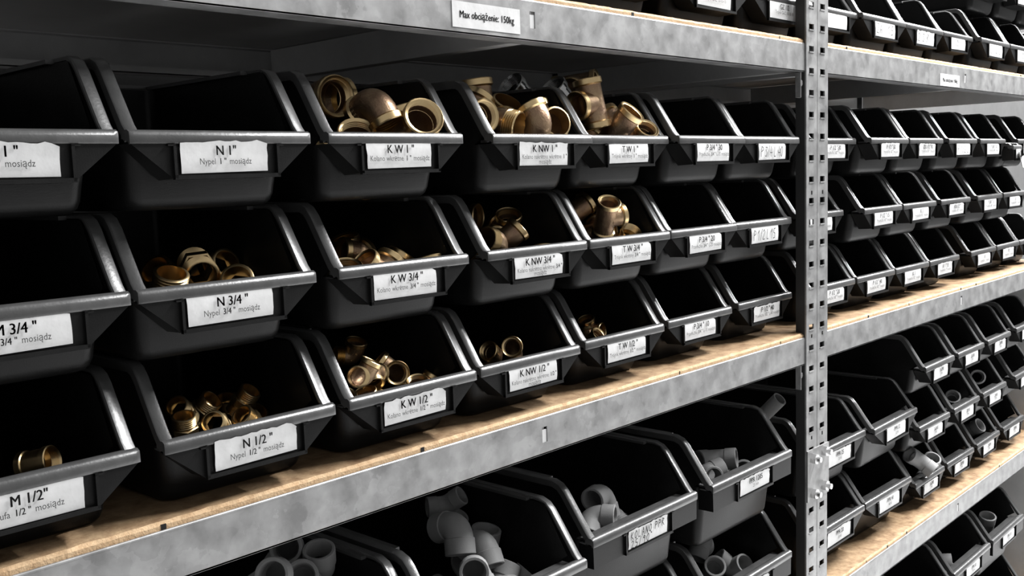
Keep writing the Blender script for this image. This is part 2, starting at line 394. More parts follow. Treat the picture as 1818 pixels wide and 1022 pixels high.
def card(parent, kind, txt):
    K = KIND[kind]; hw = K['hw']; L = K['L']; zb0 = L-K['hh']
    cwid = hw*2*.82; x0 = -hw+.0035+rc.uniform(0, .004); x1 = x0+cwid; z0 = zb0+.0030+rc.uniform(0, .001); z1 = L-.0006+rc.uniform(0, .0022)
    bm = bmesh.new(); nx, nz = 16, 4; G = []
    a0, a1 = rc.uniform(0, .003), rc.uniform(0, .004); ragged = rc.choice((.0001, .0003, .0009)); tilt = rc.uniform(-.0006, .0012)
    for j in range(nz+1):
        row = []
        for i in range(nx+1):
            u, v = i/nx, j/nz
            x = x0+cwid*u+(a0*(v-1)*-.35 if i == 0 else 0)+(rc.uniform(-.0003, .0003) if i in (0, nx) else 0)
            z = z0+(z1-z0)*v+tilt*u
            if j == nz: z += rc.uniform(-ragged, ragged*.7)-(a1 if i == nx else (a1*.3 if i == nx-1 else 0))
            y = .0008-.0009*math.sin(v*PI)*rc.uniform(.6, 1.)-(.0014*v**8 if ragged > .0004 else 0)
            row.append(bm.verts.new((x, y, z)))
        G.append(row)
    for j in range(nz):
        for i in range(nx): bm.faces.new([G[j][i], G[j][i+1], G[j+1][i+1], G[j+1][i]])
    c = link('label_card', bm, M_PAPER, parent, smooth=60)
    xm = (x0+x1)/2; h = z1-z0; yy = -.0012
    if txt is None: return c
    if txt[0] == 'pen':
        b2 = bmesh.new(); n = len(txt)-1; hs = h*(.60 if n == 1 else .38)
        for k, s in enumerate(txt[1:]):
            pen(b2, s, x0+.003, (z0+h*.2) if n == 1 else (z1-h*.06-(k+1)*hs*1.15), hs, y=yy, wd=.00050, sp=min(1.5, (cwid-.006)/(len(s)*.95*hs/1.6)))
        link('handwriting', b2, M_INK, c, smooth=0)
    else:
        big, small = txt[0], txt[1:]
        b2 = bmesh.new(); sz = min(.0100, cwid/(text_w(big, 1)+.01)*.8)
        for q in (-.022, 0, .022): text_mesh(b2, big, xm+q*sz, z1-h*.43, sz, .90, 'C', yy, 0)
        b3 = bmesh.new(); lz = z1-h*.43-h*.29
        for s in small:
            if s.startswith('|'): s = s[1:]
            pieces = s.split('~'); tot = sum(text_w(p_+'i', 1, .86) for p_ in pieces)
            s2 = min(.0064, cwid*.95/tot); cx = xm-tot*s2/2
            for k, p_ in enumerate(pieces):
                [text_mesh(b2 if k % 2 else b3, p_, cx+q*s2, lz, s2, .86, 'L', yy, 0) for q in ((0, .035) if k % 2 else (0,))]
                cx += text_w(p_+'i', s2, .86)
            lz -= h*.22
        link('lettering', b2, M_INK, c, smooth=0); link('fine_print', b3, M_FINK, c, smooth=0)
    return c
def storage_bin(kind, x, y, z, txt, label, group, rz=0., has_card=True):
    t = thing('storage_bin', label, 'storage bin', (x, y, z), (0, 0, math.radians(rz)), group)
    for nm, me in bin_meshes(kind): link(nm, me, parent=t)
    if has_card: card(t, kind, txt)
    return t
# ------------------------------------------------------------------ pipe fittings
def lathe(bm, d, prof, seg=24, hexa=None):
    d = Vector(d).normalized(); v = Vector((0, 1, 0)); u = v.cross(d).normalized()
    rings(bm, [(d*s, u, v, r) for s, r in prof], seg, closed=True)
def thr(s0, r0, dr, pitch, n, sg):
    P = []
    for k in range(n): P += [(s0-k*pitch, r0), (s0-k*pitch-pitch*.5, r0+sg*dr)]
    return P
_fc = {}
def tube_body(bm, dA, dB, lA, lB, tl, ro, ri, seg=22):
    dA, dB = Vector(dA), Vector(dB); n = Vector((0, 1, 0))
    pts = [(dA*lA, -dA), ]
    for k in range(9):
        t = k/8; p = dA*tl*(1-t)**2+dB*tl*t*t; tg = (-dA*(1-t)+dB*t).normalized(); pts.append((p, tg))
    pts.append((dB*lB, dB))
    S = [(p, n.cross(t), n, ro) for p, t in pts]
    S += [(p, n.cross(t), n, ri) for p, t in pts[::-1]]
    rings(bm, S, seg, closed=True)
def fitting_meshes(kind):
    if kind in _fc: return _fc[kind]
    out = []
    def add(nm, bm, m):
        o = link(nm, bm, m, smooth=38); out.append((nm, o.data)); bpy.data.objects.remove(o)
    l, rc_, rb, ri = .030, .0178, .0155, .0156
    def female(d, l=l):
        bm = bmesh.new(); cl = .0068
        P = [(l, rc_-.0010), (l-.0010, rc_), (l-cl, rc_), (l-cl-.0016, rb+.0002), (l-cl-.0022, rb-.0007), (l-.0148, .0147), (l-.0148, .0128)]
        inner = [(l-.0012, ri+.0002)]+thr(l-.0018, ri-.0018, .0017, .0021, 6, 1)
        lathe(bm, d, P+inner[::-1]+[(l, ri+.0012)]); add('collar', bm, M_BRASS)
    def male(d, l=l):
        bm = bmesh.new(); rt = .0168
        P = [(l, rt-.0014)]+thr(l-.0009, rt, .0019, .0024, 6, -1)+[(l-.0150, rb-.0004), (l-.0150, .0138), (l, .0146)]
        lathe(bm, d, P); add('threaded_end', bm, M_BRASS)
    Z, X = (0, 0, 1), (1, 0, 0)
    if kind in ('elbow', 'elbow_male'):
        bm = bmesh.new(); tube_body(bm, Z, X, l-(.008 if kind == 'elbow' else .0145), l-.008, .017, rb, .0132); add('body', bm, M_CAST)
        (female if kind == 'elbow' else male)(Z); female(X)
    elif kind == 'tee':
        bm = bmesh.new(); tube_body(bm, Z, (0, 0, -1), l-.008, l-.008, .004, rb, .0120); add('body', bm, M_CAST)
        bm = bmesh.new(); n = Vector((0, 1, 0)); u = Vector((0, 0, 1))
        rings(bm, [(Vector((s, 0, 0)), u, n, r) for s, r in ((.004, rb), (l-.008, rb), (l-.008, .0120), (.004, .0120))], 22, True); add('branch', bm, M_CAST)
        female(Z); female((0, 0, -1)); female(X)
    elif kind == 'nipple':
        for sg in (1, -1):
            bm = bmesh.new(); P = [(.023, .0152)]+thr(.0220, .0168, .0024, .0031, 5, -1)+[(.0060, .0150), (.0060, .0132), (.023, .0136)]
            lathe(bm, (0, 0, sg), P); add('threaded_end', bm, M_BRASS)
        bm = bmesh.new(); u, v = Vector((1, 0, 0)), Vector((0, 1, 0))
        rings(bm, [(Vector((0, 0, s)), u, v, r) for s, r in ((-.0062, .0175), (-.005, .0192), (.005, .0192), (.0062, .0175), (.0062, .0128), (-.0062, .0128))], 6, True); add('hexagon', bm, M_BRASS)
    elif kind in ('coupling', 'chrome_coupling'):
        for sg in (1, -1):
            bm = bmesh.new(); P = [(.020, rc_-.001), (.019, rc_), (.012, rc_), (.011, rb+.0006), (.0, rb+.0006), (.0, ri-.001)]+([(.0188, ri)]+thr(.0178, ri-.001, .0009, .0016, 7, 1))[::-1]+[(.020, ri+.0012)]
            lathe(bm, (0, 0, sg), P); add('collar', bm, M_BRASS if kind == 'coupling' else M_CHROME)
    elif kind.startswith('ppr'):
        ro, r_i = .0158, .0122; ll = .031
        def sock(d):
            bm = bmesh.new(); cl = .016
            lathe(bm, d, [(ll, ro-.0006), (ll-.0006, ro), (ll-cl, ro), (ll-cl-.001, ro-.0012), (ll-cl-.001, r_i-.002), (ll-cl, r_i-.0003), (ll-.001, r_i), (ll, r_i+.0006)]); add('socket', bm, M_PPR)
        if kind == 'ppr_elbow': dB = X; tl = .017
        elif kind == 'ppr_bend': dB = (math.sin(PI*.75), 0, math.cos(PI*.75)); tl = .010
        elif kind == 'ppr_sleeve': dB = (0, 0, -1); tl = .003
        bm = bmesh.new(); tube_body(bm, Z, dB, ll-.0165, ll-.0165, tl, ro-.0010, r_i-.002); add('body', bm, M_PPR)
        sock(Z); sock(dB)
    elif kind == 'pipe':
        bm = bmesh.new(); u, v = Vector((1, 0, 0)), Vector((0, 1, 0))
        rings(bm, [(Vector((0, 0, s)), u, v, r) for s, r in ((-.385, .0110), (0, .0110), (0, .0088), (-.385, .0088))], 24, True); add('wall', bm, M_PPR)
    _fc[kind] = out
    return out
FNAME = {'elbow': ('brass_elbow', 'brass elbow'), 'elbow_male': ('brass_elbow', 'brass elbow'), 'tee': ('brass_tee', 'brass tee'), 'nipple': ('brass_nipple', 'brass nipple'),
         'coupling': ('brass_coupling', 'brass coupling'), 'chrome_coupling': ('chrome_coupling', 'coupling'), 'ppr_elbow': ('plastic_elbow', 'plastic elbow'),
         'ppr_bend': ('plastic_bend', 'plastic elbow'), 'ppr_sleeve': ('plastic_coupling', 'plastic coupling'), 'pipe': ('plastic_pipe', 'plastic pipe')}
def fitting(kind, s, loc, eul, label, group):
    nm, cat = FNAME[kind]
    t = thing(nm, label, cat, loc, eul, group); t.scale = (s, s, s)
    for n_, me in fitting_meshes(kind): link(n_, me, parent=t)
    return t

BINS = [
 ('small', -0.5, 0, -0.1838, ('M 1 "', 'Mufa ~1 "~ mosiądz'), 'black bin with card M 1, top row, cut by the left picture edge', 'bins on the second shelf of the left rack', 0),
 ('small', -0.3425, 0, -0.1838, ('N 1"', 'Nypel ~1 "~ mosiądz'), 'black empty bin with card N 1 in the top row', 'bins on the second shelf of the left rack', 0.3),
 ('small', -0.1745, 0, -0.1838, ('K W 1 "', 'Kolano wkrętne ~1 "~ mosiądz'), 'black bin with card K W 1, filled with large brass elbows', 'bins on the second shelf of the left rack', -0.3),
 ('small', 0.0135, -0.002, -0.1838, ('K NW 1 "', 'Kolano nakrętno wkrętne ~1 "', 'mosiądz'), 'black bin with card K NW 1, heaped with brass elbows and threads', 'bins on the second shelf of the left rack', 0),
 ('small', 0.1665, 0.006, -0.1838, ('T W 1 "', 'Trójnik wkrętny ~1 "~ mosiądz'), 'black bin with card T W 1, brass tees rising out of it', 'bins on the second shelf of the left rack', 0),
 ('small', 0.324, -0.004, -0.1838, ('P 3/4 " 30', 'Przedłużka ~3/4 "~ L-30 mosiądz'), 'black empty bin with card P 3/4 30 in the top row', 'bins on the second shelf of the left rack', 0),
 ('small', 0.478, 0, -0.1838, ('pen', 'P 3/4 L 40'), 'black empty top row bin beside the post, handwritten card P 3/4 L 40', 'bins on the second shelf of the left rack', 0),
 ('small', -0.5, 0, -0.2938, ('M 3/4 "', 'Mufa ~3/4 "~ mosiądz'), 'black bin with card M 3/4, middle row at the left picture edge', 'bins on the second shelf of the left rack', 0),
 ('small', -0.3445, 0, -0.2938, ('N 3/4 "', 'Nypel ~3/4 "~ mosiądz'), 'black bin with card N 3/4 holding a few dark nipples', 'bins on the second shelf of the left rack', 0),
 ('small', -0.172, 0, -0.2938, ('K W 3/4 "', 'Kolano wkrętne ~3/4 "~ mosiądz'), 'black bin with card K W 3/4 with elbows low behind its lip', 'bins on the second shelf of the left rack', 0.4),
 ('small', 0.003, 0, -0.2938, ('K NW 3/4 "', 'Kolano nakrętno wkrętne ~3/4 "', 'mosiądz'), 'black bin with card K NW 3/4 in the middle row', 'bins on the second shelf of the left rack', 0),
 ('small', 0.158, 0, -0.2938, ('T W 3/4 "', 'Trójnik wkrętny ~3/4 "~ mosiądz'), 'black bin with card T W 3/4 in the middle row', 'bins on the second shelf of the left rack', 0),
 ('small', 0.316, 0.004, -0.2938, ('P 3/4 " 20', 'Przedłużka ~3/4 "~ L-20 mosiądz'), 'black empty bin with card P 3/4 20 in the middle row', 'bins on the second shelf of the left rack', 0),
 ('small', 0.47, 0.008, -0.2938, ('pen', 'P 1/2 L 15'), 'black empty middle row bin beside the post, handwritten card P 1/2 L 15', 'bins on the second shelf of the left rack', 0),
 ('small', -0.502, 0, -0.4038, ('M 1/2"', 'Mufa ~1/2 "~ mosiądz'), 'black bin with card M 1/2, bottom row at the left picture edge', 'bins on the second shelf of the left rack', -0.4),
 ('small', -0.333, 0, -0.4038, ('N 1/2 "', 'Nypel ~1/2 "~ mosiądz'), 'black bin with card N 1/2 holding small nipples with gold threads', 'bins on the second shelf of the left rack', -0.5),
 ('small', -0.168, 0, -0.4038, ('K W 1/2 "', 'Kolano wkrętne ~1/2 "~ mosiądz'), 'black bin with card K W 1/2 holding many small elbows', 'bins on the second shelf of the left rack', 0),
 ('small', -0.008, 0.004, -0.4038, ('K NW 1/2 "', 'Kolano nakrętno wkrętne ~1/2 "', 'mosiądz'), 'black bin with card K NW 1/2 holding one bright elbow', 'bins on the second shelf of the left rack', 0),
 ('small', 0.162, 0.013, -0.4038, ('T W 1/2 "', 'Trójnik wkrętny ~1/2 "~ mosiądz'), 'black bin with torn card T W 1/2 in the bottom row', 'bins on the second shelf of the left rack', 0),
 ('small', 0.33, 0.02, -0.4038, ('P 3/4 " 10', 'Przedłużka ~3/4 "~ L-10 mosiądz'), 'black empty bin with card P 3/4 10 in the bottom row', 'bins on the second shelf of the left rack', 0.5),
 ('small', 0.506, 0.026, -0.4038, ('P 1/2 " 40', 'Przedłużka ~1/2 "~ L-40 mosiądz'), 'black empty bin with card P 1/2 in the bottom row beside the post', 'bins on the second shelf of the left rack', 0),
 ('big', -0.29, -0.02, -0.6562, None, 'large black bin at the bottom picture edge, farthest left under the beam', 'bins on the third shelf of the left rack', 0),
 ('big', -0.074, -0.028, -0.6562, None, 'large black bin heaped with plastic elbows left of the KOLANO PPR bin', 'bins on the third shelf of the left rack', 0),
 ('big', 0.18, 0, -0.6562, ('pen', 'KOLANO PPR', '25/90o'), 'large black bin with handwritten card KOLANO PPR 25/90', 'bins on the third shelf of the left rack', 0),
 ('big', 0.418, -0.004, -0.6562, ('PPR 1205', '|25 mm'), 'large black bin nearest the post in the upper row of the third shelf', 'bins on the third shelf of the left rack', 0),
 ('big', -0.3, 0, -0.8062, None, 'large black bin supporting the farthest left one, below the frame', 'bins on the third shelf of the left rack', 0),
 ('big', -0.07, 0, -0.8062, None, 'large black bin under the heaped one, below the frame', 'bins on the third shelf of the left rack', 0),
 ('big', 0.18, 0, -0.8062, None, 'large black bin directly below the KOLANO PPR bin', 'bins on the third shelf of the left rack', 0),
 ('big', 0.425, 0, -0.8062, ('PPR 20', '|20 mm'), 'large black bin at the lower right, first left of the post', 'bins on the third shelf of the left rack', 0),
 ('small', 0.706, 0.02, -0.1838, ('P 1/2 " 30', 'Przedłużka ~1/2 "~ mosiądz'), 'black empty bin, first right of the post in the top row of the second shelf', 'bins on the second shelf of the right rack', 0),
 ('small', 0.866, 0, -0.1838, ('P 1/2 " 50', 'Przedłużka ~1/2 "~ mosiądz'), 'black empty bin, second right of the post in the top row of the second shelf', 'bins on the second shelf of the right rack', 0.3),
 ('small', 1.0215, 0, -0.1838, ('ZKI 1/2 " K', 'Przedłużka ~1/2 "~ mosiądz'), 'black empty bin, third right of the post in the top row of the second shelf', 'bins on the second shelf of the right rack', -0.2),
 ('small', 1.2, 0, -0.1838, ('pen', 'P 1/2 L'), 'black empty bin, fourth right of the post in the top row of the second shelf', 'bins on the second shelf of the right rack', 0.4),
 ('small', 1.368, 0, -0.1838, ('P 3/8 " 10', 'Przedłużka ~3/8 "~ mosiądz'), 'black empty bin, fifth right of the post in the top row of the second shelf', 'bins on the second shelf of the right rack', 0),
 ('small', 1.598, 0, -0.1838, ('P 3/8 " 20', 'Przedłużka ~3/8 "~ mosiądz'), 'black empty bin, sixth right of the post in the top row of the second shelf', 'bins on the second shelf of the right rack', 0.2),
 ('small', 0.684, 0.03, -0.2938, ('P 1/2 " 25', 'Przedłużka ~1/2 "~ mosiądz'), 'black empty bin, first right of the post in the middle row of the second shelf', 'bins on the second shelf of the right rack', 0),
 ('small', 0.866, 0.01, -0.2938, ('P 1/2 " 15', 'Przedłużka ~1/2 "~ mosiądz'), 'black empty bin, second right of the post in the middle row of the second shelf', 'bins on the second shelf of the right rack', 0),
 ('small', 1.022, 0.01, -0.2938, ('K S', 'Przedłużka ~1/2 "~ mosiądz'), 'black empty bin, third right of the post in the middle row of the second shelf', 'bins on the second shelf of the right rack', 0.2),
 ('small', 1.197, 0.01, -0.2938, ('KN 1/2 "', 'Przedłużka ~1/2 "~ mosiądz'), 'black empty bin, fourth right of the post in the middle row of the second shelf', 'bins on the second shelf of the right rack', -0.4),
 ('small', 1.389, 0.01, -0.2938, ('P 3/8 " 15', 'Przedłużka ~3/8 "~ mosiądz'), 'black empty bin, fifth right of the post in the middle row of the second shelf', 'bins on the second shelf of the right rack', 0.2),
 ('small', 1.547, 0.01, -0.2938, ('R', 'Przedłużka ~3/8 "~ mosiądz'), 'black empty bin, sixth right of the post in the middle row of the second shelf', 'bins on the second shelf of the right rack', 0),
 ('small', 0.71, 0.022, -0.4038, ('P 1/2 " 20', 'Przedłużka ~1/2 "~ mosiądz'), 'black empty bin, first right of the post in the bottom row of the second shelf', 'bins on the second shelf of the right rack', 0),
 ('small', 0.868, 0.022, -0.4038, ('P 1/2 " 40', 'Przedłużka ~1/2 "~ mosiądz'), 'black empty bin, second right of the post in the bottom row of the second shelf', 'bins on the second shelf of the right rack', 0),
 ('small', 1.023, 0.022, -0.4038, ('K 5', 'Przedłużka ~1/2 "~ mosiądz'), 'black empty bin, third right of the post in the bottom row of the second shelf', 'bins on the second shelf of the right rack', 0),
 ('small', 1.1785, 0.022, -0.4038, ('K 1 " 15', 'Przedłużka ~1 "~ mosiądz'), 'black empty bin, fourth right of the post in the bottom row of the second shelf', 'bins on the second shelf of the right rack', 0),
 ('small', 1.395, 0.022, -0.4038, ('R', 'Przedłużka ~1 "~ mosiądz'), 'black empty bin, fifth right of the post in the bottom row of the second shelf', 'bins on the second shelf of the right rack', 0),
 ('small', 1.551, 0.022, -0.4038, ('PL', 'Przedłużka ~1 "~ mosiądz'), 'black empty bin, sixth right of the post in the bottom row of the second shelf', 'bins on the second shelf of the right rack', 0),
 ('small', 1.704, 0.022, -0.4038, ('PL 2', 'Przedłużka ~1 "~ mosiądz'), 'black empty bin, seventh right of the post in the bottom row of the second shelf', 'bins on the second shelf of the right rack', 0),
 ('tiny', 1.4825, -0.012, -0.1838, ('pen', '1/2-3'), 'smallest black bin, wedged between two top row bins of the right rack', 'bins on the second shelf of the right rack', 4),
 ('medium', 0.729, 0.02, -0.6792, ('PPR 25', '|25/45'), 'medium black bin right beside the splice plate, upper row', 'bins on the third shelf of the right rack', 0),
 ('medium', 0.928, 0.01, -0.6792, ('PPR 32', '|32/90'), 'medium black bin with a bright lip corner, upper row right of the post', 'bins on the third shelf of the right rack', 1),
 ('medium', 0.727, 0.02, -0.8062, ('PPR 20', '|20/45'), 'medium black bin right beside the post, lower row', 'bins on the third shelf of the right rack', 0),
 ('medium', 0.924, 0.02, -0.8062, ('PPR 40', '|40/90'), 'medium black bin second right of the post, lower row', 'bins on the third shelf of the right rack', -0.6),
 ('slim', 1.102, 0.0, -0.5862, ('16/90', '|PPR'), 'narrow black bin, first of the narrow bins in the top row of the third shelf', 'bins on the third shelf of the right rack', 0.5),
 ('slim', 1.266, 0.0, -0.5862, ('20/90', '|PPR'), 'narrow black bin, second of the narrow bins in the top row of the third shelf', 'bins on the third shelf of the right rack', 0),
 ('slim', 1.434, 0.0, -0.5862, ('24/90', '|PPR'), 'narrow black bin, third of the narrow bins in the top row of the third shelf', 'bins on the third shelf of the right rack', 0.3),
 ('slim', 1.62, 0.0, -0.5862, ('28/90', '|PPR'), 'narrow black bin, fourth of the narrow bins in the top row of the third shelf', 'bins on the third shelf of the right rack', -0.6),
 ('slim', 1.102, 0.008, -0.6962, ('16/45', '|PPR'), 'narrow black bin, first of the narrow bins in the middle row of the third shelf', 'bins on the third shelf of the right rack', -0.6),
 ('slim', 1.272, 0.008, -0.6962, ('20/45', '|PPR'), 'narrow black bin, second of the narrow bins in the middle row of the third shelf', 'bins on the third shelf of the right rack', 0.5),
 ('slim', 1.438, 0.008, -0.6962, ('24/45', '|PPR'), 'narrow black bin, third of the narrow bins in the middle row of the third shelf', 'bins on the third shelf of the right rack', 0),
 ('slim', 1.645, 0.008, -0.6962, ('28/45', '|PPR'), 'narrow black bin, fourth of the narrow bins in the middle row of the third shelf', 'bins on the third shelf of the right rack', 0.3),
 ('slim', 1.115, 0.02, -0.8062, ('16/90', '|PPR'), 'narrow black bin, first of the narrow bins in the bottom row of the third shelf', 'bins on the third shelf of the right rack', 0.3),
 ('slim', 1.277, 0.02, -0.8062, ('20/90', '|PPR'), 'narrow black bin, second of the narrow bins in the bottom row of the third shelf', 'bins on the third shelf of the right rack', -0.6),
 ('slim', 1.443, 0.02, -0.8062, ('24/90', '|PPR'), 'narrow black bin, third of the narrow bins in the bottom row of the third shelf', 'bins on the third shelf of the right rack', 0.5),
 ('slim', 1.612, 0.02, -0.8062, ('28/90', '|PPR'), 'narrow black bin, fourth of the narrow bins in the bottom row of the third shelf', 'bins on the third shelf of the right rack', 0),
 ('big', 1.075, 0, -1.0572, ('PPR 50', '|50 mm'), 'large black bin, leftmost of the upper row on the lowest shelf', 'bins on the lowest shelf of the right rack', 0),
 ('big', 1.299, 0, -1.0572, ('PPR 50', '|50 mm'), 'large black bin, middle of the upper row on the lowest shelf', 'bins on the lowest shelf of the right rack', 0),
 ('big', 1.524, 0, -1.0572, ('PPR 50', '|50 mm'), 'large black bin, rightmost of the upper row on the lowest shelf', 'bins on the lowest shelf of the right rack', 0),
 ('big', 1.075, 0, -1.2072, None, 'large black bin, leftmost of the lower row on the lowest shelf', 'bins on the lowest shelf of the right rack', 0),
 ('big', 1.299, 0, -1.2072, None, 'large black bin, middle of the lower row on the lowest shelf', 'bins on the lowest shelf of the right rack', 0),
 ('big', 1.524, 0, -1.2072, None, 'large black bin, rightmost of the lower row on the lowest shelf', 'bins on the lowest shelf of the right rack', 0),
 ('wide', 0.186, 0.018, 0.0068, None, 'black bin on the topmost shelf, third left of the post', 'bins on the topmost shelf', 0),
 ('wide', 0.368, 0.018, 0.0068, ('GZ', 'Trójnik GAZ 15-15-15'), 'black bin on the topmost shelf, second left of the post', 'bins on the topmost shelf', 0),
 ('wide', 0.546, 0.018, 0.0068, ('GZ 1/2', 'Trójnik GAZ 18-18-18'), 'black bin on the topmost shelf, first left of the post', 'bins on the topmost shelf', 0),
 ('slim', 0.706, 0.018, 0.0068, ('pen', 'empty'), 'black bin on the topmost shelf, first right of the post', 'bins on the topmost shelf', 0),
 ('wide', 0.865, 0.01, 0.0068, ('pen', 'ZAW 15'), 'black bin on the topmost shelf, second right of the post', 'bins on the topmost shelf', 0),
 ('wide', 1.034, 0.01, 0.0068, ('pen', '2 3 R'), 'black bin on the topmost shelf, third right of the post', 'bins on the topmost shelf', 0),
 ('small', 1.195, 0.01, 0.0068, ('K 15', '|Kolano 15 mm'), 'black bin on the topmost shelf, fourth right of the post', 'bins on the topmost shelf', 0),
 ('wide', 1.372, 0, 0.0068, ('pen', 'Z 16 L'), 'black bin on the topmost shelf, fifth right of the post', 'bins on the topmost shelf', 0),
 ('wide', 1.546, 0, 0.0068, ('K 18', '|Kolano 18 mm'), 'black bin on the topmost shelf, sixth right of the post', 'bins on the topmost shelf', 0),
 ('small', 1.395, 0.004, 0.122, ('K 22', '|Kolano 22 mm'), 'black bin, first of the stacked row at the top right corner', 'bins on the topmost shelf', 0),
 ('small', 1.551, 0.004, 0.122, ('K 22', '|Kolano 22 mm'), 'black bin, second of the stacked row at the top right corner', 'bins on the topmost shelf', 0),
 ('small', 1.704, 0.004, 0.122, ('K 22', '|Kolano 22 mm'), 'black bin, third of the stacked row at the top right corner', 'bins on the topmost shelf', 0),
 ('small', 1.709, 0, 0.0068, None, 'black bin at the right end of the topmost shelf', 'bins on the topmost shelf', 0)]
